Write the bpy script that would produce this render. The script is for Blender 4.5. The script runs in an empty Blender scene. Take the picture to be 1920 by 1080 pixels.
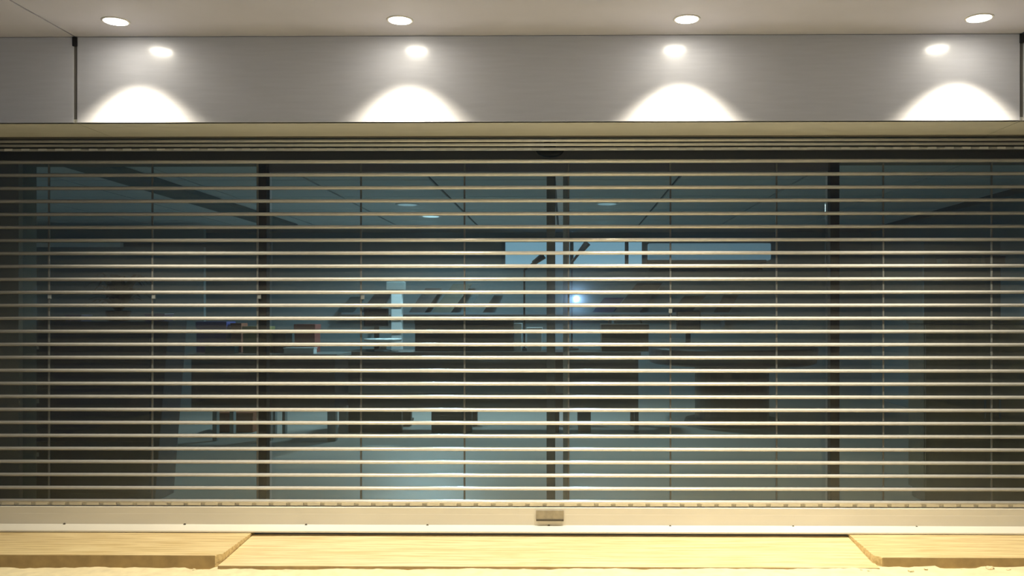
import bpy, bmesh, math, random
from mathutils import Matrix, Vector
random.seed(7)
S = bpy.context.scene
COL = S.collection
PI = math.pi

# ------------------------------------------------------------------ camera
F, CX, CY, YAW = 1600.0, 1043.0, 587.0, 0.0108
CAMP = Vector((0.0, -5.4, 1.38))
cam = bpy.data.cameras.new('camera')
cam.sensor_width = 36.0
cam.lens = F * 36.0 / 1920.0
cam.shift_x = (960 - CX) / 1920.0
cam.shift_y = (CY - 540) / 1920.0
cam.clip_start = 0.05
camo = bpy.data.objects.new('camera', cam)
camo.location = CAMP
camo.rotation_euler = (PI / 2, 0, YAW)
COL.objects.link(camo)
S.camera = camo

# ------------------------------------------------------------------ world, exposure
w = bpy.data.worlds.new('night')
w.use_nodes = True
w.node_tree.nodes['Background'].inputs[0].default_value = (0.30, 0.38, 0.55, 1)
w.node_tree.nodes['Background'].inputs[1].default_value = 0.12
S.world = w
S.view_settings.view_transform = 'Standard'
S.view_settings.look = 'None'
S.view_settings.exposure = 0.0
S.view_settings.gamma = 1.0
S.view_settings.use_curve_mapping = False
WARM = (1.0, 0.89, 0.68)
COOL = (0.64, 0.87, 0.97)
SPOT_W = 290.0
DISC_E = 52.0
SHOP_W = 150.0


def pt(x, y, Y):
    """point of the place that lies at depth Y behind the shutter plane, read off the photograph"""
    cx, cz = (x - CX) / F, -(y - CY) / F
    d = Vector((math.cos(YAW) * cx - math.sin(YAW), math.sin(YAW) * cx + math.cos(YAW), cz))
    t = (Y - CAMP.y) / d.y
    return CAMP + d * t


# ------------------------------------------------------------------ materials
def mat(name, col, rough=0.5, metal=0.0, spec=0.5, coat=0.0, coat_r=0.1, noise=0.0, nscale=8.0, stretch=(1, 1, 1),
        emit=None, estr=0.0, bump=0.0):
    m = bpy.data.materials.new(name)
    m.use_nodes = True
    nt = m.node_tree
    b = nt.nodes['Principled BSDF']
    b.inputs['Base Color'].default_value = (*col, 1)
    b.inputs['Roughness'].default_value = rough
    b.inputs['Metallic'].default_value = metal
    b.inputs['Specular IOR Level'].default_value = spec
    b.inputs['Coat Weight'].default_value = coat
    b.inputs['Coat Roughness'].default_value = coat_r
    if noise or bump:
        tc = nt.nodes.new('ShaderNodeTexCoord')
        mp = nt.nodes.new('ShaderNodeMapping')
        mp.inputs['Scale'].default_value = stretch
        nz = nt.nodes.new('ShaderNodeTexNoise')
        nz.inputs['Scale'].default_value = nscale
        nz.inputs['Detail'].default_value = 6
        nt.links.new(tc.outputs['Object'], mp.inputs[0])
        nt.links.new(mp.outputs[0], nz.inputs['Vector'])
        if noise:
            rp = nt.nodes.new('ShaderNodeValToRGB')
            rp.color_ramp.elements[0].position = 0.3
            rp.color_ramp.elements[1].position = 0.7
            rp.color_ramp.elements[0].color = (*[c * (1 - noise) for c in col], 1)
            rp.color_ramp.elements[1].color = (*[min(1, c * (1 + noise)) for c in col], 1)
            nt.links.new(nz.outputs['Fac'], rp.inputs[0])
            nt.links.new(rp.outputs[0], b.inputs['Base Color'])
        if bump:
            bp = nt.nodes.new('ShaderNodeBump')
            bp.inputs['Strength'].default_value = bump
            bp.inputs['Distance'].default_value = 0.01
            nt.links.new(nz.outputs['Fac'], bp.inputs['Height'])
            nt.links.new(bp.outputs[0], b.inputs['Normal'])
    if emit:
        b.inputs['Emission Color'].default_value = (*emit, 1)
        b.inputs['Emission Strength'].default_value = estr
    return m


def glass_mat(name, tint, r0=0.04, rough=0.02, dust=0.0, dustcol=(0.6, 0.58, 0.5), scuff=0.0):
    m = bpy.data.materials.new(name)
    m.use_nodes = True
    nt = m.node_tree
    nt.nodes.clear()
    out = nt.nodes.new('ShaderNodeOutputMaterial')
    tr = nt.nodes.new('ShaderNodeBsdfTransparent')
    tr.inputs[0].default_value = (*tint, 1)
    gl = nt.nodes.new('ShaderNodeBsdfGlossy')
    gl.inputs['Roughness'].default_value = rough
    gl2 = nt.nodes.new('ShaderNodeBsdfGlossy')
    gl2.inputs['Roughness'].default_value = 0.11
    gm = nt.nodes.new('ShaderNodeMixShader')
    gm.inputs[0].default_value = scuff
    nt.links.new(gl.outputs[0], gm.inputs[1])
    nt.links.new(gl2.outputs[0], gm.inputs[2])
    df = nt.nodes.new('ShaderNodeBsdfDiffuse')
    df.inputs[0].default_value = (*dustcol, 1)
    lw = nt.nodes.new('ShaderNodeLayerWeight')
    pw = nt.nodes.new('ShaderNodeMath')
    pw.operation = 'POWER'
    pw.inputs[1].default_value = 5
    nt.links.new(lw.outputs['Facing'], pw.inputs[0])
    ma = nt.nodes.new('ShaderNodeMath')
    ma.operation = 'MULTIPLY_ADD'
    ma.inputs[1].default_value = 1 - r0
    ma.inputs[2].default_value = r0
    nt.links.new(pw.outputs[0], ma.inputs[0])
    m1 = nt.nodes.new('ShaderNodeMixShader')
    m1.inputs[0].default_value = dust
    nt.links.new(tr.outputs[0], m1.inputs[1])
    nt.links.new(df.outputs[0], m1.inputs[2])
    m2 = nt.nodes.new('ShaderNodeMixShader')
    nt.links.new(ma.outputs[0], m2.inputs[0])
    nt.links.new(m1.outputs[0], m2.inputs[1])
    nt.links.new(gm.outputs[0], m2.inputs[2])
    nt.links.new(m2.outputs[0], out.inputs[0])
    return m


def stone_mat(name, col, dark, edge=0.0):
    """bedded limestone: long streaks that run along x"""
    m = bpy.data.materials.new(name)
    m.use_nodes = True
    nt = m.node_tree
    b = nt.nodes['Principled BSDF']
    b.inputs['Roughness'].default_value = 0.45
    tc = nt.nodes.new('ShaderNodeTexCoord')
    mp = nt.nodes.new('ShaderNodeMapping')
    mp.inputs['Scale'].default_value = (0.9, 16, 16)
    nz = nt.nodes.new('ShaderNodeTexNoise')
    nz.inputs['Scale'].default_value = 3.0
    nz.inputs['Detail'].default_value = 8
    nz.inputs['Roughness'].default_value = 0.62
    rp = nt.nodes.new('ShaderNodeValToRGB')
    e = rp.color_ramp.elements
    e[0].position, e[1].position = 0.40, 0.58
    e[0].color, e[1].color = (*dark, 1), (*col, 1)
    nz2 = nt.nodes.new('ShaderNodeTexNoise')
    nz2.inputs['Scale'].default_value = 26
    nz2.inputs['Detail'].default_value = 4
    bp = nt.nodes.new('ShaderNodeBump')
    bp.inputs['Strength'].default_value = 0.25
    bp.inputs['Distance'].default_value = 0.004
    nt.links.new(tc.outputs['Object'], mp.inputs[0])
    nt.links.new(mp.outputs[0], nz.inputs['Vector'])
    nt.links.new(mp.outputs[0], nz2.inputs['Vector'])
    nt.links.new(nz.outputs['Fac'], rp.inputs[0])
    nt.links.new(rp.outputs[0], b.inputs['Base Color'])
    nt.links.new(nz2.outputs['Fac'], bp.inputs['Height'])
    nt.links.new(bp.outputs[0], b.inputs['Normal'])
    return m


M = {}
M['soffit'] = mat('soffit_paint', (0.55, 0.555, 0.66), 0.6, noise=0.03, nscale=3)
M['fascia'] = mat('lacquered_panel', (0.66, 0.67, 0.73), 0.3, spec=0.5, coat=1.0, coat_r=0.17, noise=0.03, nscale=5, stretch=(1, 1, 12))
M['under'] = mat('beige_board', (0.50, 0.50, 0.45), 0.6, noise=0.05, nscale=3, stretch=(1, 6, 6))
M['joint'] = mat('joint_dark', (0.03, 0.028, 0.026), 0.8)
M['seal'] = mat('joint_seal', (0.16, 0.15, 0.13), 0.7)
M['black'] = mat('black_plastic', (0.008, 0.008, 0.009), 0.35)
M['trimwhite'] = mat('white_lacquer', (0.82, 0.80, 0.76), 0.35)
M['lamp'] = mat('lamp_diffuser', (0.9, 0.9, 0.9), 0.4, emit=(1.0, 0.93, 0.78), estr=DISC_E)
M['alu'] = mat('anodised_aluminium', (0.90, 0.89, 0.85), 0.25, metal=0.28, coat=1.0, coat_r=0.18, noise=0.05, nscale=4, stretch=(6, 1, 1))
M['bar'] = mat('painted_aluminium', (0.82, 0.79, 0.70), 0.38, metal=0.08, noise=0.03, nscale=2, stretch=(1, 1, 3))
M['plate'] = mat('worn_steel_plate', (0.42, 0.38, 0.30), 0.45, metal=0.4, noise=0.15, nscale=30)
M['screw'] = mat('screw_hole', (0.10, 0.09, 0.07), 0.5)
M['pane'] = glass_mat('clear_polycarbonate', (0.93, 0.955, 0.95), 0.042, 0.03, 0.034, scuff=0.45)
M['link'] = mat('frosted_link', (0.13, 0.135, 0.13), 0.35)
M['clip'] = mat('pale_clip', (0.22, 0.24, 0.24), 0.3)
M['glass'] = glass_mat('shop_glass', (0.86, 0.93, 0.93), 0.045, 0.004, 0.004, scuff=0.3)
M['darkmetal'] = mat('dark_mullion', (0.007, 0.007, 0.007), 0.6, spec=0.15)
M['greymetal'] = mat('grey_stile', (0.085, 0.105, 0.115), 0.5, spec=0.2)
M['palemetal'] = mat('pale_stile', (0.17, 0.21, 0.23), 0.5, spec=0.2)
M['header'] = mat('dark_header', (0.17, 0.155, 0.13), 0.7)
M['operator'] = mat('door_operator_cover', (0.16, 0.155, 0.17), 0.45, metal=0.2)
M['pier'] = mat('pier_render', (0.20, 0.20, 0.18), 0.8, noise=0.06, nscale=6)
M['stone'] = stone_mat('travertine', (0.80, 0.64, 0.35), (0.60, 0.44, 0.20))
M['stone2'] = stone_mat('travertine_ramp', (0.84, 0.70, 0.42), (0.70, 0.53, 0.27))
M['stonefront'] = mat('brown_stone_front', (0.47, 0.34, 0.165), 0.8, noise=0.15, nscale=12)
M['ground'] = mat('rough_mortar', (0.80, 0.70, 0.45), 0.85, noise=0.10, nscale=14, bump=0.6)
M['shopfloor'] = mat('shop_floor_tile', (0.46, 0.43, 0.385), 0.45, noise=0.03, nscale=2)
M['ctile'] = mat('ceiling_tile', (0.70, 0.74, 0.76), 0.8, noise=0.03, nscale=9)
M['cgrid'] = mat('ceiling_grid', (0.10, 0.12, 0.13), 0.7)
M['beam'] = mat('ceiling_bulkhead', (0.16, 0.19, 0.19), 0.8)
M['wall'] = mat('shop_wall', (0.17, 0.22, 0.24), 0.8, noise=0.04, nscale=2)
M['wallr'] = mat('shop_wall_right', (0.17, 0.22, 0.24), 0.8, noise=0.04, nscale=2)
M['daypane'] = mat('lit_window', (0.3, 0.4, 0.45), 0.3, emit=(0.40, 0.68, 0.90), estr=0.62)
M['frame'] = mat('window_frame', (0.10, 0.14, 0.17), 0.5)
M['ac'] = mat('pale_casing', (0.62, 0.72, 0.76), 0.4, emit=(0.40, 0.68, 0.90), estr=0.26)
M['dark'] = mat('dark_laminate', (0.022, 0.020, 0.022), 0.45, noise=0.2, nscale=3)
M['navy'] = mat('navy_laminate', (0.020, 0.022, 0.040), 0.4, noise=0.15, nscale=3)
M['brown'] = mat('brown_wood', (0.125, 0.092, 0.046), 0.5, noise=0.25, nscale=4, stretch=(8, 8, 1))
M['counter'] = mat('dark_counter', (0.050, 0.045, 0.038), 0.45, noise=0.2, nscale=4)
M['ctop'] = mat('grey_worktop', (0.20, 0.23, 0.23), 0.3)
M['band'] = mat('grey_band', (0.24, 0.27, 0.27), 0.4)
M['white'] = mat('white_plastic', (0.80, 0.84, 0.86), 0.35)
M['paper'] = mat('paper_label', (0.36, 0.36, 0.38), 0.7)
M['blue'] = mat('blue_card', (0.05, 0.06, 0.26), 0.5)
M['red'] = mat('red_card', (0.24, 0.05, 0.04), 0.5)
M['rust'] = mat('rust_box', (0.30, 0.09, 0.04), 0.6)
M['olive'] = mat('olive_card', (0.16, 0.17, 0.05), 0.5)
M['teal'] = mat('teal_card', (0.03, 0.12, 0.15), 0.5)
M['boardolive'] = mat('dark_olive_board', (0.045, 0.048, 0.026), 0.5)
M['boardteal'] = mat('dark_teal_board', (0.030, 0.055, 0.062), 0.5)
M['boardblue'] = mat('dark_blue_board', (0.018, 0.020, 0.070), 0.5)
M['leaf'] = mat('leaf_green', (0.014, 0.022, 0.010), 0.4)
M['wicker'] = mat('dark_wicker', (0.07, 0.045, 0.025), 0.6, noise=0.4, nscale=40)
M['screen'] = mat('screen_black', (0.012, 0.013, 0.016), 0.12)


# ------------------------------------------------------------------ mesh helpers
def nb():
    return bmesh.new()


def box(bm, x0, x1, y0, y1, z0, z1):
    vs = [bm.verts.new((x, y, z)) for x in (x0, x1) for y in (y0, y1) for z in (z0, z1)]
    for f in ((0, 1, 3, 2), (4, 6, 7, 5), (0, 4, 5, 1), (2, 3, 7, 6), (0, 2, 6, 4), (1, 5, 7, 3)):
        bm.faces.new([vs[i] for i in f])
    return vs


def prism_x(bm, prof, x0, x1):
    """profile [(y,z)...] extruded along x"""
    a = [bm.verts.new((x0, y, z)) for y, z in prof]
    b = [bm.verts.new((x1, y, z)) for y, z in prof]
    n = len(prof)
    for i in range(n):
        j = (i + 1) % n
        bm.faces.new((a[i], a[j], b[j], b[i]))
    bm.faces.new(a[::-1])
    bm.faces.new(b)


def prism_z(bm, prof, z0, z1):
    a = [bm.verts.new((x, y, z0)) for x, y in prof]
    b = [bm.verts.new((x, y, z1)) for x, y in prof]
    n = len(prof)
    for i in range(n):
        j = (i + 1) % n
        bm.faces.new((a[i], a[j], b[j], b[i]))
    bm.faces.new(a[::-1])
    bm.faces.new(b)


def tube(bm, p, q, r, n=10, r2=None):
    p, q = Vector(p), Vector(q)
    d = (q - p).normalized()
    u = d.orthogonal().normalized()
    v = d.cross(u)
    r2 = r if r2 is None else r2
    a = [bm.verts.new(p + (u * math.cos(t) + v * math.sin(t)) * r) for t in [2 * PI * k / n for k in range(n)]]
    b = [bm.verts.new(q + (u * math.cos(t) + v * math.sin(t)) * r2) for t in [2 * PI * k / n for k in range(n)]]
    for i in range(n):
        j = (i + 1) % n
        bm.faces.new((a[i], a[j], b[j], b[i]))
    bm.faces.new(a[::-1])
    bm.faces.new(b)


def lathe(bm, c, prof, n=24):
    """prof [(r,z)...] turned about the vertical through c"""
    rings = []
    for r, z in prof:
        if r < 1e-6:
            rings.append([bm.verts.new((c[0], c[1], c[2] + z))])
        else:
            rings.append([bm.verts.new((c[0] + r * math.cos(2 * PI * k / n), c[1] + r * math.sin(2 * PI * k / n), c[2] + z)) for k in range(n)])
    for A, B in zip(rings, rings[1:]):
        for i in range(n):
            j = (i + 1) % n
            if len(A) == 1 and len(B) == 1:
                continue
            if len(A) == 1:
                bm.faces.new((A[0], B[i], B[j]))
            elif len(B) == 1:
                bm.faces.new((A[i], A[j], B[0]))
            else:
                bm.faces.new((A[i], A[j], B[j], B[i]))


def finish(bm, name, m, bevel=0.0, smooth=False):
    bmesh.ops.recalc_face_normals(bm, faces=bm.faces)
    if bevel:
        bmesh.ops.bevel(bm, geom=list(bm.edges), offset=bevel, segments=2, affect='EDGES', profile=0.5, clamp_overlap=True)
    me = bpy.data.meshes.new(name)
    bm.to_mesh(me)
    bm.free()
    me.materials.append(m)
    if smooth:
        me.shade_smooth()
    return me


def wloc(o):
    v = Vector((0, 0, 0))
    while o is not None:
        v = v + o.location
        o = o.parent
    return v


def link(name, me, parent=None, loc=None):
    """mesh given in world coordinates (loc None) or about its own origin (loc = world place)"""
    o = bpy.data.objects.new(name, me)
    COL.objects.link(o)
    base = wloc(parent) if parent else Vector((0, 0, 0))
    o.parent = parent
    o.location = (Vector(loc) if loc is not None else Vector((0, 0, 0))) - base
    return o


def obj(name, bm, m, parent=None, loc=None, bevel=0.0, smooth=False):
    return link(name, finish(bm, name, m, bevel, smooth), parent, loc)


def tag(o, label=None, cat=None, group=None, kind=None):
    if label:
        o['label'] = label
    if cat:
        o['category'] = cat
    if group:
        o['group'] = group
    if kind:
        o['kind'] = kind
    return o


def thing(name, label, cat, loc, group=None):
    o = bpy.data.objects.new(name, None)
    o.location = loc
    o.empty_display_size = 0.1
    COL.objects.link(o)
    return tag(o, label, cat, group)


def setting(name, label=None):
    o = bpy.data.objects.new(name, None)
    o.empty_display_size = 0.1
    COL.objects.link(o)
    return tag(o, label, None, None, 'structure')


XL, XR = -4.6, 3.9           # extent of the built shopfront
YF = -0.437                  # fascia plane
ZS = 2.996                   # soffit
ZB = 2.494                   # lower edge of the fascia
JL, JR = pt(141, 150, YF).x, pt(1916, 150, YF).x

# ================================================================== setting: shopfront
sof = setting('soffit', 'pale beige canopy soffit with recessed lamps')
g = 0.006
YS = -3.0
for a, b in ((XL, JL - g), (JL + g, JR - g), (JR + g, XR)):
    bm = nb()
    box(bm, a, b, YS, YF + 0.03, ZS, ZS + 0.025)
    obj('soffit_panel', bm, M['soffit'], sof)
bm = nb()
box(bm, XL, XR, YS, YF + 0.05, ZS + 0.075, ZS + 0.12)
obj('backing', bm, M['joint'], sof)

fas = setting('trim_1', 'grey lacquered fascia over the shutter')
for a, b in ((XL, JL - 0.011), (JL + 0.011, JR - 0.011), (JR + 0.011, XR)):
    bm = nb()
    box(bm, a, b, YF, YF + 0.03, ZB, ZS - 0.002)
    obj('fascia_panel', bm, M['fascia'], fas, bevel=0.0015)
for j in (JL, JR):
    bm = nb()
    box(bm, j - 0.0105, j + 0.0105, YF + 0.008, YF + 0.028, ZB, ZS - 0.002)
    obj('joint_seal', bm, M['seal'], fas)
    bm = nb()
    box(bm, j - 0.014, j + 0.014, YF - 0.008, YF + 0.006, ZS - 0.055, ZS - 0.001)
    obj('clip', bm, M['black'], fas, bevel=0.002)

und = setting('trim_2', 'beige underside board of the fascia box')
for a, b in ((XL, JL - 0.002), (JL + 0.002, JR - 0.002), (JR + 0.002, XR)):
    bm = nb()
    box(bm, a, b, YF + 0.003, -0.035, ZB - 0.0, ZB + 0.02)
    obj('underside_panel', bm, M['under'], und)

# shutter lintel slot: dark housing behind the stacked top rods
bm = nb()
prism_x(bm, [(-0.030, ZB - 0.004), (0.10, ZB - 0.004), (0.10, ZB + 0.30), (-0.030, ZB + 0.30)], XL, XR)
tag(obj('trim_3', bm, M['header']), 'dark slot of the shutter housing', kind='structure')

# side piers behind the shutter ends
pl = pt(40, 400, 0.45).x
bm = nb()
box(bm, XL, pl, 0.42, 0.62, 0.0, 2.75)
tag(obj('wall_front', bm, M['pier']), 'dark grey pier at the left end of the glazing', kind='structure')
for nm, a, b in (('wall_pier_left', XL, -4.06), ('wall_pier_right', 3.48, XR)):
    bm = nb()
    box(bm, a, b, -0.40, 0.30, -0.1, ZB - 0.002)
    tag(obj(nm, bm, M['pier']), kind='structure')

# ================================================================== setting: ground, slabs
def gz(x):
    return -0.061 + 0.0043 * x

bm = nb()
nx, ny = 420, 26
ys = [-0.46 - 0.02 * k for k in range(18)] + [-0.9, -1.1, -1.5, -2.2, -3.2, -4.5, -6.0, -9.0]
xs = [-6 + 12 * k / nx for k in range(nx + 1)]
rows = []
for yy in ys:
    r = []
    for xx in xs:
        n1 = math.sin(xx * 9.1 + yy * 21) * 0.4 + math.sin(xx * 23.7 + 1.3 + yy * 43) * 0.3 + math.sin(xx * 61 + yy * 90) * 0.2
        amp = 0.0055 if yy > -0.9 else 0.003
        z = gz(max(-4, min(4, xx))) + amp * n1 + (random.random() - 0.5) * 0.003
        if -2.16 < xx < -2.0 and yy > -0.60:
            z -= 0.012
        if 2.10 < xx < 2.33 and yy > -0.60:
            z -= 0.012
        r.append(bm.verts.new((xx, yy, z)))
    rows.append(r)
for A, B in zip(rows, rows[1:]):
    for i in range(nx):
        bm.faces.new((A[i], A[i + 1], B[i + 1], B[i]))
tag(obj('ground', bm, M['ground'], smooth=True), 'rough pale mortar pavement before the step', kind='structure')

YSL = -0.558
xl, xr = pt(476, 996, -0.02).x, pt(1588, 1000, -0.02).x
bm = nb()
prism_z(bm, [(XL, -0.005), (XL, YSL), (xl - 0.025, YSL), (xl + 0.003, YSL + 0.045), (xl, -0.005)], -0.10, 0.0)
tag(obj('threshold_slab', bm, M['stone'], bevel=0.004), 'raised travertine threshold slab left of the ramp, with a browner front edge', 'slab')
bm = nb()
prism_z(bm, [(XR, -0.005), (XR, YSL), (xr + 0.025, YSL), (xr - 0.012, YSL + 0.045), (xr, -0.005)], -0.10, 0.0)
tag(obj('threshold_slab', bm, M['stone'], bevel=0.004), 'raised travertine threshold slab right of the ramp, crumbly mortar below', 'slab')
bm = nb()
a, b = xl + 0.004, xr - 0.004
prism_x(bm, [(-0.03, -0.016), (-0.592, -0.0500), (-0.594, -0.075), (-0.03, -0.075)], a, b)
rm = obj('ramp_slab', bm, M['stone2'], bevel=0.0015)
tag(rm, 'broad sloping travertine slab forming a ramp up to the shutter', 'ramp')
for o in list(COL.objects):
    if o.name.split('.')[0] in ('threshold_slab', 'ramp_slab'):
        o.data.materials.append(M['stonefront'])          # front faces get a browner, darker stone colour than the tops
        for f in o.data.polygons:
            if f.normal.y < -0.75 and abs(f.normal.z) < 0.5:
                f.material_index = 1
# mortar crumbs
cr = [(1855, 1061, .022), (1886, 1060, .014), (1702, 1063, .016), (1735, 1066, .010), (1612, 1068, .009), (1625, 1071, .014), (365, 1064, .010), (1800, 1067, .010)]
for k, (x, y, r) in enumerate(cr):
    p = pt(x, y, -0.60)
    bm = nb()
    bmesh.ops.create_icosphere(bm, subdivisions=2, radius=r)
    for v in bm.verts:
        v.co *= 0.8 + 0.4 * random.random()
        v.co.z *= 0.5
    o = obj('mortar_crumb', bm, M['ground'], loc=(p.x, -0.605 - 0.02 * (k % 3), gz(p.x) + r * 0.25))
    wh = ['before the right slab, the largest near the right frame edge', 'before the right slab at the very right frame edge', 'under the corner of the right slab',
          'before the dark gap under the right slab', 'in front of the ramp near its right end', 'right before the ramp corner',
          'beside the dark hole under the left slab', 'just right of the dark gap under the right slab'][k]
    tag(o, 'crumb of pale mortar ' + wh, 'crumb')

# ================================================================== setting: shop interior shell
XI0, XI1, YI0, YI1, ZC = -9.2, 5.0, 0.62, 8.6, 2.68
bm = nb()
box(bm, XI0, XI1, 0.03, YI1, -0.06, -0.003)
tag(obj('floor', bm, M['shopfloor']), 'pale glossy shop floor', kind='structure')
ce = setting('ceiling', 'suspended tile ceiling of the shop')
bm = nb()
box(bm, XI0, XI1, YI0, YI1, ZC + 0.02, ZC + 0.06)
obj('ceiling_backing', bm, M['cgrid'], ce)
tb = nb()
box(tb, -0.585, 0.585, -0.585, 0.585, 0.0, 0.018)
tm = finish(tb, 'ceiling_tile', M['ctile'], bevel=0.003)
gx0 = -1.31 - 0.6 - 1.2 * 5
for i in range(12):
    for j in range(7):
        x, y = gx0 + 0.0 + 1.2 * i, YI0 + 0.5 + 1.2 * j
        if x - 0.6 < XI0 or x + 0.6 > XI1 + 0.3 or y + 0.6 > YI1 + 0.2:
            continue
        link('ceiling_tile', tm, ce, (x, y, ZC))
for a, b, nm, mm in ((XI0 - 0.1, XI0, 'wall_left', 'wall'), (XI1, XI1 + 0.1, 'wall_right', 'wallr')):
    bm = nb()
    box(bm, a, b, 0.45, YI1, 0, 2.78)
    tag(obj(nm, bm, M[mm]), kind='structure')
bm = nb()
box(bm, XI0, XI1, YI1, YI1 + 0.1, 0, 2.78)
tag(obj('wall_back', bm, M['wall']), 'dim teal back wall of the shop', kind='structure')
# ceiling bulkhead running into the depth on the left
p0, p1 = pt(150, 318, 2.1), pt(232, 318, 2.1)
bm = nb()
box(bm, p0.x, p1.x, YI0 + 0.05, 7.0, ZC - 0.05, ZC - 0.004)
tag(obj('trim_4', bm, M['beam']), 'dark band along the shop ceiling', kind='structure')

# ================================================================== setting: glazing
YG = 0.45
ZH = pt(960, 304, YG).z
bm = nb()
prism_x(bm, [(YG - 0.05, ZH), (YG + 0.16, ZH), (YG + 0.16, 2.78), (YG - 0.05, 2.78)], XL, XR)
tag(obj('trim_5', bm, M['header']), 'dark header above the glass doors', kind='structure')
m0, m1 = pt(493, 500, YG).x, pt(1564, 500, YG).x
bm = nb()
box(bm, m0 + 0.033, m1 - 0.033, YG + 0.02, YG + 0.15, pt(960, 322, YG + 0.02).z, ZH - 0.001)
tag(obj('trim_6', bm, M['operator'], bevel=0.004), 'grey cover of the sliding door drive', kind='structure')
for k, (a, b, nm, lab) in enumerate(((pl, m0, 'window_1', 'fixed side glass left of the doors'), (m1, 3.5, 'window_2', 'fixed side glass right of the doors'))):
    wn = setting(nm, lab)
    bm = nb()
    mx = m0 if k == 0 else m1
    box(bm, mx - 0.031, mx + 0.031, YG - 0.02, YG + 0.05, 0.0, ZH - 0.001)
    obj('mullion', bm, M['darkmetal'], wn, bevel=0.003)
    bm = nb()
    aa, bb = (a + 0.002, b - 0.032) if k == 0 else (a + 0.032, b)
    box(bm, aa, bb, YG + 0.012, YG + 0.022, 0.062, ZH - 0.002)
    obj('glass', bm, M['glass'], wn)
    bm = nb()
    box(bm, aa, bb, YG, YG + 0.035, 0.0, 0.06)
    obj('bottom_rail', bm, M['darkmetal'], wn)
zt = pt(960, 322, YG + 0.02).z - 0.004
c0, c1 = pt(1033, 500, YG + 0.08).x, pt(1061, 500, YG + 0.08).x
for k, (a, b, nm) in enumerate(((m0 + 0.036, c0, 'door_1'), (c1, m1 - 0.036, 'door_2'))):
    dn = setting(nm, ('left' if k == 0 else 'right') + ' leaf of the sliding glass door')
    bm = nb()
    hw = 0.030 if k == 0 else 0.020
    sx = c0 if k == 0 else c1
    box(bm, sx - hw, sx + hw, YG + 0.06, YG + 0.10, 0.012, zt)
    obj('meeting_stile', bm, M['greymetal' if k == 0 else 'palemetal'], dn, bevel=0.003)
    aa, bb = (a, b - hw - 0.001) if k == 0 else (a + hw + 0.001, b)
    bm = nb()
    box(bm, aa, bb, YG + 0.075, YG + 0.085, 0.07, zt)
    obj('glass', bm, M['glass'], dn)
    bm = nb()
    box(bm, aa, bb, YG + 0.065, YG + 0.095, 0.012, 0.069)
    obj('bottom_rail', bm, M['greymetal'], dn)

# ================================================================== the transparent rolling shutter
sh = thing('rolling_shutter', 'see-through rolling shutter of aluminium rods and clear panes across the shopfront', 'shutter', (-0.3, 0, 0))
X0, X1 = -3.955, 3.375
Z0, DZ, NR = 0.187, 0.0828, 27
RH, RD = 0.0150, 0.0135
rb = nb()
L = X1 - X0
n = 14
prism_x(rb, [(0.021 * math.sin(2 * PI * k / n + PI / n), 0.0120 * math.cos(2 * PI * k / n + PI / n)) for k in range(n)], -L / 2, L / 2)
rodm = finish(rb, 'rod', M['alu'])
for p in rodm.polygons:
    p.use_smooth = len(p.vertices) == 4
xm = (X0 + X1) / 2
for i in range(NR):
    link('rod', rodm, sh, (xm, 0, Z0 + DZ * i))
# three rods that wait in the mouth of the housing
rb = nb()
prism_x(rb, [(0.010 * math.sin(2 * PI * k / n), 0.010 * math.cos(2 * PI * k / n)) for k in range(n)], -L / 2, L / 2)
rodm2 = finish(rb, 'rod', M['alu'])
for p in rodm2.polygons:
    p.use_smooth = len(p.vertices) == 4
for y, Y in ((263, -0.005), (271, 0.006), (279.5, 0.012)):
    link('rod', rodm2, sh, (xm, Y, pt(1060, y, Y).z))
jx = [pt(x, 600, 0).x for x in (92, 286, 483, 677, 871, 1066, 1257, 1456, 1656, 1859)]
edges = [X0] + jx + [X1]
pw = [b - a for a, b in zip(edges, edges[1:])]
meshes = []
for a, b in zip(edges, edges[1:]):
    bm = nb()
    box(bm, -(b - a) / 2 + 0.004, (b - a) / 2 - 0.004, -0.0025, 0.0025, RH * 0.9, DZ - RH * 0.9)
    meshes.append(finish(bm, 'pane', M['pane']))
bm = nb()
box(bm, -0.0055, 0.0055, -0.005, 0.005, RH * 0.85, DZ - RH * 0.85)
lkm = finish(bm, 'pane_link', M['link'], bevel=0.002)
for i in range(NR - 1):
    z = Z0 + DZ * i
    for k, (a, b) in enumerate(zip(edges, edges[1:])):
        link('pane', meshes[k], sh, ((a + b) / 2, 0.0, z))
    for x in jx:
        link('pane_link', lkm, sh, (x, 0.0, z))
for x, y in ((93, 556), (288, 556), (486, 556), (680, 557), (1257, 583)):
    p = pt(x, y, -0.008)
    bm = nb()
    box(bm, -0.011, 0.011, -0.004, 0.004, -0.014, 0.014)
    obj('pane_clip', bm, M['clip'], sh, p, bevel=0.002)
# hinge knuckles under the lowest rod and on the last waiting rod
bm = nb()
box(bm, -0.041, 0.041, -0.007, 0.009, -0.028, -0.006)
knm = finish(bm, 'hinge_knuckle', M['alu'], bevel=0.003)
bm = nb()
box(bm, -0.027, 0.027, -0.0115, 0.004, -0.007, 0.007)
knm2 = finish(bm, 'hinge_knuckle', M['alu'], bevel=0.002)
zk = pt(1060, 279.5, 0.012).z
for k in range(66):
    x = X0 + 0.08 + 0.1085 * k
    if x < X1 - 0.05:
        link('hinge_knuckle', knm, sh, (x, -0.002, Z0))
        link('hinge_knuckle', knm2, sh, (x, 0.010, zk))
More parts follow.
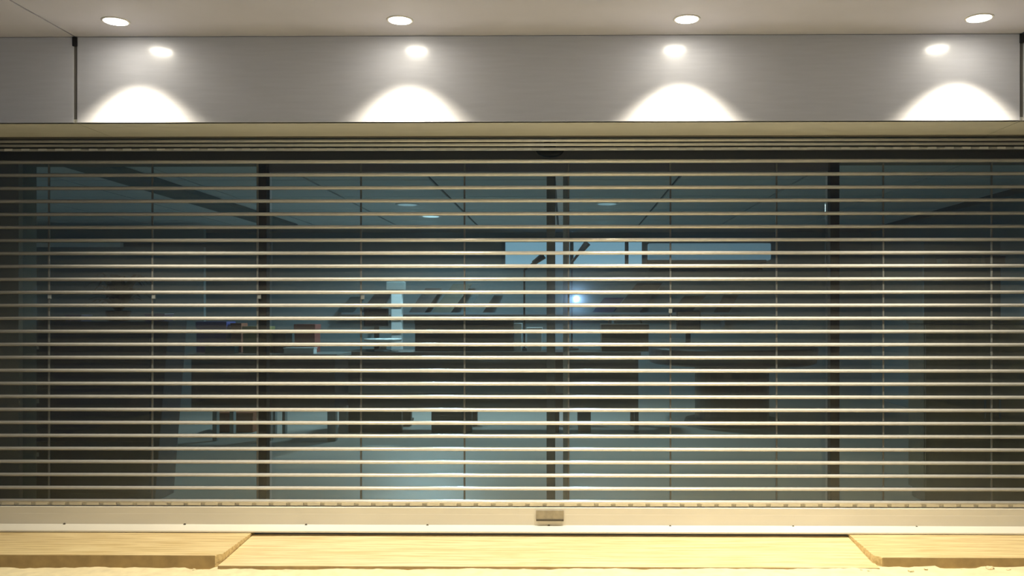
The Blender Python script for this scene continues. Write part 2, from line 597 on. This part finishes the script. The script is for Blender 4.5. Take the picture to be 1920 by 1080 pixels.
# bottom bar
bm = nb()
prism_x(bm, [(-0.012, 0.154), (-0.016, 0.149), (-0.016, 0.110), (-0.0166, 0.106), (-0.0175, 0.042), (-0.024, 0.038), (-0.070, 0.013), (-0.070, 0.004), (0.022, 0.004), (0.022, 0.154), (0.012, 0.154), (0.012, 0.174), (0.002, 0.174), (0.002, 0.154)], X0, X1)
bar = obj('bottom_bar', bm, M['bar'], sh)
for x in (119, 345, 573, 801, 1029, 1257, 1488, 1720):
    p = pt(x, 984.5 + (x - 119) * 0.0037, -0.03)
    bm = nb()
    tube(bm, (p.x, -0.023, p.z + 0.004), (p.x, -0.015, p.z + 0.004), 0.0075, 10)
    obj('screw', bm, M['screw'], bar)
p, q = pt(1005, 957, -0.03), pt(1057, 977, -0.03)
bm = nb()
box(bm, p.x, q.x, -0.028, -0.012, q.z, p.z)
obj('lock_plate', bm, M['plate'], bar, bevel=0.003)
bm = nb()
box(bm, p.x + 0.001, q.x - 0.001, -0.031, -0.026, q.z - 0.001, q.z + 0.011)
obj('lock_slot', bm, M['screw'], bar)
for x in (X0 - 0.03, X1 + 0.03):
    bm = nb()
    prism_z(bm, [(x - 0.03, -0.03), (x + 0.03, -0.03), (x + 0.03, 0.03), (x - 0.03, 0.03)], 0.0, ZB - 0.01)
    obj('guide_rail', bm, M['alu'], sh)

# ================================================================== recessed lamps of the soffit
names = ['leftmost recessed spotlight in the soffit, next to the panel joint', 'second recessed spotlight from the left in the soffit',
         'third recessed spotlight from the left in the soffit', 'rightmost recessed spotlight in the soffit']
YL = -0.704
for k, (x, y) in enumerate(((217, 38), (750, 38), (1288, 37), (1836, 33))):
    p = pt(x, y, YL)
    c = (p.x, YL, ZS)
    t = thing('recessed_spotlight', 'lit ' + names[k], 'light', c, 'recessed spotlights of the canopy')
    bm = nb()
    lathe(bm, c, [(0.0605, -0.001), (0.064, -0.005), (0.070, -0.004), (0.074, 0.0), (0.0605, 0.0)], 32)
    obj('trim_ring', bm, M['trimwhite'], t, smooth=True)
    bm = nb()
    lathe(bm, (c[0], c[1], c[2] - 0.004), [(0.0, -0.006), (0.04, -0.005), (0.060, -0.001), (0.060, 0.003), (0.0, 0.003)], 32)
    obj('diffuser', bm, M['lamp'], t, smooth=True)
    ld = bpy.data.lights.new('spot_beam', 'SPOT')
    ld.energy = SPOT_W * (0.85, 0.78, 1.1, 1.2)[k]
    ld.color = WARM
    ld.spot_size = math.radians(98)
    ld.spot_blend = 1.0
    ld.shadow_soft_size = 0.035
    lo = bpy.data.objects.new('spot_beam', ld)
    COL.objects.link(lo)
    lo.parent = t
    lo.location = (0, 0, -0.05)

# ================================================================== door sensor
p = pt(1031, 281, 0.36)
t = thing('door_sensor', 'black half-round motion sensor hanging under the header above the doors', 'sensor', p)
bm = nb()
prof = [(0.0, -0.052), (0.045, -0.048), (0.075, -0.034), (0.095, -0.012), (0.10, 0.0), (0.0, 0.0)]
lathe(bm, (0, 0, 0), prof, 24)
for v in bm.verts:
    v.co.y *= 0.35
obj('sensor_housing', bm, M['black'], t, p, smooth=True)
bm = nb()
box(bm, p.x - 0.04, p.x + 0.04, 0.345, 0.405, p.z - 0.002, p.z + 0.05)
obj('mounting_bracket', bm, M['black'], t)

# ================================================================== inside the shop
def pb(x0, x1, y0, y1, Y, dep, bm):
    """box whose front lies at depth Y and fills the given outline of the photograph"""
    a, b = pt(x0, y0, Y), pt(x1, y1, Y)
    box(bm, a.x, b.x, Y, Y + dep, b.z, a.z)
    return a, b

# back wall: lit high windows, frames
wn = setting('window_3', 'lit high window in the back wall of the shop')
a, b = pt(944, 454, 8.55), pt(1207, 499, 8.55)
bm = nb(); box(bm, a.x, b.x, 8.57, 8.598, b.z, a.z); obj('pane', bm, M['daypane'], wn)
for x in (944, 1072, 1175, 1207):
    q = pt(x, 470, 8.55)
    bm = nb(); box(bm, q.x - 0.03, q.x + 0.03, 8.54, 8.598, b.z - 0.04, a.z + 0.04); obj('frame_bar', bm, M['frame'], wn)
for z in (a.z + 0.02, b.z - 0.02):
    bm = nb(); box(bm, a.x, b.x, 8.545, 8.598, z - 0.02, z + 0.02); obj('frame_bar', bm, M['frame'], wn)

t = thing('light_box', 'long pale blue wall box with a black lower edge high on the back wall', 'wall box', pt(1328, 490, 8.5))
bm = nb(); pb(1216, 1446, 456, 487, 8.40, 0.19, bm); obj('casing', bm, M['ac'], t, bevel=0.02)
bm = nb(); pb(1212, 1437, 487.5, 493, 8.36, 0.22, bm); obj('lower_edge', bm, M['black'], t)
bm = nb(); pb(1217, 1430, 504, 506, 8.42, 0.17, bm); obj('rail', bm, M['black'], t)
for x in (1222, 1425):
    bm = nb(); pb(x - 3, x + 3, 493, 504, 8.5, 0.09, bm); obj('bracket', bm, M['black'], t)

# interior ceiling downlights
dl = [(808, 406, 'brightest small downlight in the shop ceiling, left of the door stiles'), (764, 384, 'dim small downlight in the shop ceiling, farther left and nearer'),
      (1138, 383, 'dim small downlight in the shop ceiling, right of the door stiles')]
M['dl0'] = mat('downlight_bright', (0.7, 0.8, 0.85), 0.4, emit=(0.62, 0.88, 1.0), estr=1.2)
M['dl1'] = mat('downlight_dim', (0.7, 0.8, 0.85), 0.4, emit=(0.62, 0.88, 1.0), estr=0.35)
for k, (x, y, lab) in enumerate(dl):
    Y = (ZC - 0.01 - CAMP.z) * F / (CY - y) + CAMP.y
    c = pt(x, y, Y)
    c = Vector((c.x, Y, ZC))
    t = thing('ceiling_downlight', lab, 'light', c, 'downlights of the shop ceiling')
    bm = nb(); lathe(bm, c, [(0.11, -0.001), (0.12, -0.012), (0.14, -0.010), (0.145, 0.0), (0.11, 0.0)], 20); obj('trim_ring', bm, M['white'], t, smooth=True)
    bm = nb(); lathe(bm, (c.x, c.y, c.z - 0.006), [(0, -0.012), (0.11, -0.004), (0.11, 0.004), (0, 0.004)], 20); obj('diffuser', bm, M['dl0' if k == 0 else 'dl1'], t)
    ld = bpy.data.lights.new('downlight', 'SPOT')
    ld.energy = SHOP_W * (1.6, 0.8, 0.8)[k]
    ld.color = COOL
    ld.spot_size = math.radians(172)
    ld.spot_blend = 0.3
    ld.shadow_soft_size = 0.08
    lo = bpy.data.objects.new('downlight', ld); COL.objects.link(lo)
    lo.parent = t; lo.location = (0, 0, -0.06)

# left: drawer cabinet close to the glass
YC = 0.80
A, B = pt(36, 603, YC), pt(314, 603, YC)
Bb = pt(288, 930, YC)
t = thing('drawer_cabinet', 'big dark drawer cabinet standing behind the left side glass', 'cabinet', ((A.x + B.x) / 2, YC + 0.25, 0))
bm = nb()
v = [bm.verts.new(c) for c in ((A.x, YC + .02, 0), (Bb.x, YC + .02, 0), (B.x, YC + .02, A.z), (A.x, YC + .02, A.z), (A.x, YC + .32, 0), (Bb.x, YC + .32, 0), (B.x, YC + .32, A.z), (A.x, YC + .32, A.z))]
for f in ((0, 1, 2, 3), (4, 7, 6, 5), (0, 4, 5, 1), (3, 2, 6, 7), (0, 3, 7, 4), (1, 5, 6, 2)):
    bm.faces.new([v[i] for i in f])
obj('body', bm, M['navy'], t)
for y0, y1, ly in ((628, 722, 651), (728, 822, 752), (828, 925, 852)):
    bm = nb()
    a, b = pt(44, y0, YC), pt(280, y1, YC)
    box(bm, a.x, b.x, YC, YC + 0.019, b.z, a.z)
    d = obj('drawer', bm, M['navy'], t, bevel=0.003)
    bm = nb()
    a, b = pt(42, ly - 4, YC), pt(73, ly + 4, YC)
    box(bm, a.x, b.x, YC - 0.004, YC - 0.0005, b.z, a.z)
    obj('label_holder', bm, M['paper'], d)
ZT = A.z

# plant on the cabinet
pc = pt(222, 600, YC + 0.16)
t = thing('potted_plant', 'dark potted plant with arching leaves on the drawer cabinet', 'plant', (pc.x, YC + 0.16, ZT + 0.002))
bm = nb(); lathe(bm, (pc.x, YC + 0.16, ZT + 0.002), [(0, 0), (0.07, 0), (0.09, 0.075), (0.08, 0.08), (0, 0.07)], 18); obj('pot', bm, M['black'], t)
for k in range(36):
    an = 2 * PI * k / 36 + random.random() * 0.3
    ln, hh = 0.16 + 0.14 * random.random(), 0.07 + 0.24 * random.random()
    bm = nb()
    pr = None
    dx, dy = math.cos(an), math.sin(an) * 0.6
    for s in range(7):
        u = s / 6
        cx, cz = ln * u, 0.07 + hh * math.sin(u * 2.2) * 0.95
        wd = 0.030 * math.sin(PI * (0.15 + 0.85 * u)) + 0.001
        q = Vector((pc.x + dx * cx, YC + 0.16 + dy * cx, ZT + 0.002 + cz))
        side = Vector((-dy, dx, 0)).normalized() * wd
        cur = [bm.verts.new(q - side), bm.verts.new(q + Vector((0, 0, -0.004))), bm.verts.new(q + side)]
        if pr:
            bm.faces.new((pr[0], pr[1], cur[1], cur[0])); bm.faces.new((pr[1], pr[2], cur[2], cur[1]))
        pr = cur
    obj('leaf', bm, M['leaf'], t)

def boxthing(x0, x1, y0, y1, Y, dep, m, label, name='box', cat='box', group=None, base=None, lid=True):
    a, b = pt(x0, y0, Y), pt(x1, y1, Y)
    zb = b.z if base is None else base
    t = thing(name, label, cat, ((a.x + b.x) / 2, Y + dep / 2, zb), group)
    h = a.z - zb
    bm = nb(); box(bm, a.x, b.x, Y, Y + dep, zb, zb + h * (0.82 if lid else 1)); obj('body', bm, M[m], t, bevel=min(0.004, dep / 6, h / 8))
    if lid:
        e = min(0.006, (b.x - a.x) * 0.05)
        bm = nb(); box(bm, a.x - e, b.x + e, Y - e, Y + dep + e, zb + h * 0.82 + 0.0005, zb + h); obj('lid', bm, M[m], t, bevel=min(0.003, h * 0.05))
    return t

G = 'boxes along the top of the drawer cabinet'
boxthing(48, 118, 594, 603, YC + 0.06, 0.18, 'dark', 'flat black box at the left end of the drawer cabinet top', group=G, base=ZT + 0.001)
boxthing(122, 152, 590, 603, YC + 0.06, 0.14, 'blue', 'small dark blue box left of the potted plant on the drawer cabinet', group=G, base=ZT + 0.001)
boxthing(272, 308, 588, 603, YC + 0.06, 0.14, 'blue', 'blue box right of the potted plant on the drawer cabinet', group=G, base=ZT + 0.001)

# table left of the doors' mullion
YT = 3.74
def table(name, label, cat, x0, x1, ytop, yapron, Y, dep, mt, ma, posts, legm='dark', band=None):
    a, b = pt(x0, ytop, Y), pt(x1, ytop, Y)
    zt_ = a.z
    za = pt(x0, yapron, Y).z
    t = thing(name, label, cat, ((a.x + b.x) / 2, Y + dep / 2, 0))
    bm = nb(); box(bm, a.x, b.x, Y, Y + dep, zt_ - 0.04, zt_); obj('worktop', bm, M[mt], t, bevel=0.006)
    if band:
        zb0, zb1 = pt(x0, band[0], Y).z, pt(x0, band[1], Y).z
        bm = nb(); box(bm, a.x + .03, b.x - .03, Y + .02, Y + .05, zb0, zt_ - 0.041); obj('front_panel', bm, M[ma], t)
        bm = nb(); box(bm, a.x + .03, b.x - .03, Y + .01, Y + .05, zb1, zb0 - 0.001); obj('front_band', bm, M['band'], t)
        bm = nb(); box(bm, a.x + .03, b.x - .03, Y + .02, Y + .05, za, zb1 - 0.001); obj('front_panel', bm, M[ma], t)
    else:
        bm = nb(); box(bm, a.x + .03, b.x - .03, Y + .02, Y + .05, za, zt_ - 0.041); obj('front_panel', bm, M[ma], t)
    for x in (a.x + .03, b.x - .06):
        bm = nb(); box(bm, x, x + .03, Y + .052, Y + dep - .03, za, zt_ - 0.041); obj('side_panel', bm, M[ma], t)
    for p0_, p1_ in posts:
        q0, q1 = pt(p0_, 790, Y), pt(p1_, 790, Y)
        for Yo in (0.03, dep - 0.12):
            bm = nb(); box(bm, q0.x, q1.x, Y + Yo, Y + Yo + 0.08, 0.0, za - 0.001); obj('leg', bm, M[legm], t, bevel=0.004)
    return t, zt_

t, ZA = table('display_table', 'grey topped display table left of the dark mullion, crowded with small goods', 'table', 352, 632, 664, 770, YT, 0.62, 'ctop', 'dark',
              [(396, 404), (480, 486), (500, 506), (612, 628)], 'band')
G2 = 'goods on the display table'
for x0, x1, y0, Y, dep, m, lab in (
        (368, 424, 603, YT + .30, .25, 'blue', 'tall blue carton at the left of the grey topped display table'),
        (433, 452, 606, YT + .35, .18, 'rust', 'narrow rust-coloured carton beside the tall blue carton'),
        (455, 503, 612, YT + .20, .20, 'olive', 'olive-yellow box in front of the left mullion on the display table'),
        (512, 536, 618, YT + .25, .22, 'dark', 'black box right of the olive-yellow box on the display table'),
        (552, 590, 608, YT + .36, .22, 'red', 'dark red box with a flat lid near the right end of the display table'),
        (384, 440, 646, YT + .05, .12, 'teal', 'flat teal box at the front edge of the display table'),
        (532, 588, 652, YT + .04, .12, 'white', 'flat white tray box at the front edge of the display table')):
    boxthing(x0, x1, y0, 664, Y, dep, m, lab, group=G2, base=ZA + 0.001)
bx = boxthing(406, 474, 774, 792, YT + 0.68, 0.35, 'rust', 'rust-brown storage box on the floor under the display table', base=0.001)

# white display post
YP = 5.4
t = thing('display_post', 'white square post with ringed head and a shelf, left of the doors stiles', 'stand', (pt(742, 650, YP).x, YP, 0))
a, b = pt(733, 545, YP), pt(753, 545, YP)
bm = nb(); box(bm, a.x, b.x, YP, YP + .1, 0.03, pt(742, 545, YP).z); obj('post', bm, M['white'], t, bevel=0.01)
bm = nb(); pb(724, 757, 528, 544, YP - 0.02, 0.14, bm); obj('head', bm, M['band'], t, bevel=0.006)
for y in (572, 596, 620):
    bm = nb(); pb(730, 756, y - 2, y + 2, YP - .02, .14, bm); obj('ring', bm, M['band'], t)
bm = nb(); box(bm, a.x - .12, b.x + .12, YP - .1, YP + .2, 0, 0.03); obj('foot', bm, M['dark'], t)

# long service counter
YK = 4.4
t, ZK = table('service_counter', 'long dark service counter with a grey band across the middle of the shop', 'counter', 640, 1202, 660, 772, YK, 0.75, 'counter', 'counter',
              [(648, 752), (808, 884), (1028, 1048), (1084, 1108), (1190, 1198)], 'counter', band=(719, 737))
G3 = 'goods on the service counter'
t = thing('tray', 'shallow round white tray on the left end of the service counter', 'tray', pt(720, 640, YK + .1), G3)
q = pt(718, 640, YK + .25)
bm = nb(); lathe(bm, (q.x, YK + .25, ZK + .001), [(0, 0.03), (0.04, 0.03), (0.045, 0.10), (0.21, 0.115), (0.225, 0.14), (0.215, 0.145), (0.2, 0.125), (0, 0.12)][::-1], 28); obj('dish', bm, M['white'], t, smooth=True)
bm = nb(); lathe(bm, (q.x, YK + .25, ZK + .001), [(0, 0), (0.10, 0), (0.10, 0.012), (0.03, 0.03), (0, 0.03)], 24); obj('foot', bm, M['white'], t)

def monitor(x0, x1, y0, y1, Y, label, ztop, name='monitor'):
    a, b = pt(x0, y0, Y), pt(x1, y1, Y)
    t = thing(name, label, 'monitor', ((a.x + b.x) / 2, Y, ztop), 'monitors on the service counter')
    bm = nb(); box(bm, a.x, b.x, Y, Y + .03, b.z, a.z); obj('casing', bm, M['black'], t, bevel=0.005)
    bm = nb(); box(bm, a.x + .02, b.x - .02, Y - .003, Y - .0003, b.z + .02, a.z - .02); obj('screen', bm, M['screen'], t)
    c = (a.x + b.x) / 2
    bm = nb(); box(bm, c - .03, c + .03, Y + .031, Y + .06, ztop + .012, (a.z + b.z) / 2); obj('neck', bm, M['black'], t)
    bm = nb(); box(bm, c - .11, c + .11, Y - .06, Y + .12, ztop + .001, ztop + .012); obj('foot', bm, M['black'], t, bevel=0.003)
    return t

monitor(682, 728, 578, 612, YK + .45, 'small black monitor beside the white display post', ZK)
monitor(1268, 1314, 582, 622, 5.2, 'black monitor on the round table right of the counter', pt(1290, 648, 5.2).z)
boxthing(778, 962, 596, 660, YK + .22, .35, 'dark', 'wide low black display case in the middle of the service counter', 'display_case', 'case', G3, ZK + .001)
boxthing(964, 978, 606, 660, YK + .25, .10, 'white', 'slim white carton just left of the door stiles on the counter', 'carton', 'carton', G3, ZK + .001)
boxthing(988, 1016, 614, 660, YK + .30, .12, 'white', 'pale carton between the desk lamp and the door stiles', 'carton', 'carton', G3, ZK + .001)
t = boxthing(1128, 1216, 608, 660, YK + .15, .35, 'wicker', 'brown wicker hamper at the right end of the service counter', 'hamper', 'basket', G3, ZK + .001)
q0, q1 = pt(1140, 606, YK + .3), pt(1204, 606, YK + .3)
bm = nb()
pr = None
for k in range(9):
    an = PI * k / 8
    p_ = ((q0.x + q1.x) / 2 - math.cos(an) * (q1.x - q0.x) / 2, YK + .32, q0.z + math.sin(an) * 0.07)
    if pr:
        tube(bm, pr, p_, 0.008, 6)
    pr = p_
obj('handle', bm, M['wicker'], t)

# two arm lamps
for x, y0, hx, hy, Y, lab in ((983, 506, 1020, 479, YK + .5, 'black desk lamp with a raised head, left of the door stiles'),
                              (1072, 492, 1102, 455, YK + .55, 'black desk lamp with a raised head, right of the door stiles')):
    b0 = pt(x, 600, Y)
    t = thing('desk_lamp', lab, 'lamp', (b0.x, Y, ZK), 'desk lamps on the service counter')
    bm = nb(); lathe(bm, (b0.x, Y, ZK + .001), [(0, 0), (0.09, 0), (0.085, 0.018), (0.015, 0.03), (0, 0.03)], 18); obj('base', bm, M['black'], t)
    k_ = pt(x, y0, Y)
    bm = nb(); tube(bm, (b0.x, Y, ZK + .03), k_, 0.012, 8); obj('post', bm, M['black'], t)
    e = pt(hx, hy, Y)
    s = k_ + (e - k_) * 0.0
    bm = nb(); tube(bm, s, k_ + (e - k_) * 0.45, 0.016, 8); obj('arm', bm, M['black'], t)
    bm = nb(); tube(bm, k_ + (e - k_) * 0.45, e, 0.030, 10, 0.042); obj('lamp_head', bm, M['black'], t)

# shelf on the back wall with leaning boards
YB = 8.2
t = thing('wall_shelf', 'long dark shelf on the back wall with boards leaning on it', 'shelf', pt(1000, 588, YB))
a, b = pt(640, 586, YB), pt(1400, 590, YB)
bm = nb(); box(bm, a.x, b.x, YB, 8.598, b.z, a.z); obj('shelf_board', bm, M['frame'], t)
for x in (700, 900, 1150, 1360):
    q = pt(x, 590, YB)
    bm = nb(); box(bm, q.x - .015, q.x + .015, YB + .1, 8.598, q.z - .2, q.z - .001); obj('bracket', bm, M['frame'], t)
zs = a.z
for x0, x1, y0, sl, m, lab in (
        (640, 668, 556, 14, 'boardteal', 'slanted dark teal board leaning at the left end of the back shelf'),
        (684, 716, 548, 18, 'dark', 'slanted black board leaning left of the white post on the back shelf'),
        (776, 806, 540, 20, 'dark', 'slanted black board first to the right of the white post on the back shelf'),
        (822, 858, 532, 26, 'boardolive', 'slanted olive board second to the right of the white post on the back shelf'),
        (884, 914, 544, 18, 'boardteal', 'slanted teal board next to the clear pane joint on the back shelf'),
        (1118, 1156, 558, 16, 'boardblue', 'slanted dark blue board right of the door stiles on the back shelf'),
        (1166, 1214, 530, 30, 'dark', 'tallest slanted black board on the back shelf, over the hamper'),
        (1266, 1306, 554, 20, 'dark', 'slanted black board above the black monitor on the round table'),
        (1346, 1374, 552, 14, 'dark', 'slanted black board at the right end of the back shelf')):
    a, b = pt(x0, y0, YB + .05), pt(x1, 586, YB + .05)
    s = sl / F * (YB + 5.4)
    bm = nb()
    z0_, z1_ = zs + .002, a.z
    v = [bm.verts.new(c) for c in ((a.x - s / 2, YB + .06, z0_), (b.x - s / 2, YB + .06, z0_), (b.x + s, YB + .16, z1_), (a.x + s, YB + .16, z1_),
                                   (a.x - s / 2, YB + .09, z0_), (b.x - s / 2, YB + .09, z0_), (b.x + s, YB + .19, z1_), (a.x + s, YB + .19, z1_))]
    for f in ((0, 1, 2, 3), (4, 7, 6, 5), (0, 4, 5, 1), (3, 2, 6, 7), (0, 3, 7, 4), (1, 5, 6, 2)):
        bm.faces.new([v[i] for i in f])
    tag(obj('leaning_board', bm, M[m]), lab, 'board', 'boards on the back shelf')

# round table on the right with a wide foot
YR = 4.9
c = pt(1372, 660, YR + .5)
zr = pt(1372, 650, YR + .5).z
t = thing('round_table', 'dark round table on a wide drum foot, right of the service counter', 'table', (c.x, YR + .5, 0))
bm = nb(); lathe(bm, (c.x, YR + .5, 0), [(0, zr - .21), (0.98, zr - .21), (1.03, zr - .19), (1.05, zr - .02), (1.04, zr), (0, zr)], 40); obj('table_top', bm, M['dark'], t)
bm = nb(); lathe(bm, (c.x, YR + .5, 0), [(0.0, .051), (0.46, .051), (0.46, zr - .22), (0, zr - .22)], 32); obj('pedestal', bm, M['counter'], t, smooth=False)
bm = nb(); lathe(bm, (c.x, YR + .5, 0), [(0, 0), (0.60, 0), (0.58, .05), (0, .05)], 40); obj('foot', bm, M['counter'], t)

# brown cabinet on the right, near the glass
YW = 0.80
a, b = pt(1732, 600, YW), pt(1985, 600, YW)
t = thing('wooden_cabinet', 'brown wooden cabinet with two doors standing behind the right side glass', 'cabinet', ((a.x + b.x) / 2, YW + .3, 0))
bm = nb(); box(bm, a.x + .01, b.x, YW + .02, YW + .30, .08, a.z - .03); obj('body', bm, M['brown'], t)
bm = nb(); box(bm, a.x - .005, b.x + .01, YW - .005, YW + .31, a.z - .029, a.z); obj('top', bm, M['brown'], t, bevel=.004)
bm = nb(); box(bm, a.x + .03, b.x - .02, YW + .05, YW + .28, 0, .079); obj('plinth', bm, M['dark'], t)
mid = (a.x + b.x) / 2
for k, (u, v_) in enumerate(((a.x + .015, mid - .003), (mid + .003, b.x - .005))):
    bm = nb(); box(bm, u, v_, YW, YW + .019, .09, a.z - .035)
    d = obj('door', bm, M['brown'], t, bevel=.003)
    hx = v_ - .05 if k == 0 else u + .05
    bm = nb(); tube(bm, (hx, YW - .02, .62), (hx, YW - .02, .76), .006, 8); obj('handle', bm, M['greymetal'], d)

# small goods on a wall shelf at the right
YQ = 3.2
a, b = pt(1752, 494, YQ), pt(1900, 497, YQ)
t = thing('wall_shelf', 'narrow shelf high at the right behind the side glass, carrying small teal boxes', 'shelf', ((a.x + b.x) / 2, YQ, b.z))
bm = nb(); box(bm, a.x, b.x, YQ, YQ + .25, b.z, a.z); obj('shelf_board', bm, M['wallr'], t)
bm = nb(); box(bm, a.x, b.x, YQ + .25, YQ + .28, 0, a.z + .25); obj('back_panel', bm, M['wallr'], t)
for x0, x1, y0, lab in ((1766, 1778, 485, 'small teal box leftmost on the high right shelf'), (1782, 1800, 487, 'flat teal box second from the left on the high right shelf'),
                        (1803, 1818, 484, 'teal box in the middle of the high right shelf'), (1821, 1840, 481, 'tall teal box fourth from the left on the high right shelf'),
                        (1858, 1885, 480, 'widest dark blue box, rightmost on the high right shelf')):
    boxthing(x0, x1, y0, 494, YQ + .05, .12, 'teal' if x0 < 1850 else 'navy', lab, group='boxes on the high right shelf', base=a.z + .001)

# pale pelmet far on the left
a, b = pt(60, 455, 6.8), pt(225, 463, 6.8)
t = thing('wall_panel', 'long pale horizontal panel far back on the left of the shop', 'panel', ((a.x + b.x) / 2, 6.8, b.z))
bm = nb(); box(bm, a.x - .6, b.x, 6.8, 6.9, b.z, a.z); obj('panel_board', bm, M['white'], t)
bm = nb(); box(bm, a.x - .6, b.x + 1.2, 6.82, 6.9, 0, b.z - .001); obj('lower_partition', bm, M['wall'], t)
bm = nb(); box(bm, a.x - .6, b.x + 1.2, 6.82, 6.9, a.z + .001, pt(60, 424, 6.8).z); obj('upper_partition', bm, M['beam'], t)

# phone light that the photographer holds beside the lens
ld = bpy.data.lights.new('phone_light', 'POINT')
ld.energy = 26.0
ld.color = (0.35, 0.62, 1.0)
ld.shadow_soft_size = 0.022
lo = bpy.data.objects.new('phone_light', ld)
COL.objects.link(lo)
lo.location = (0.14, -5.42, 1.56)
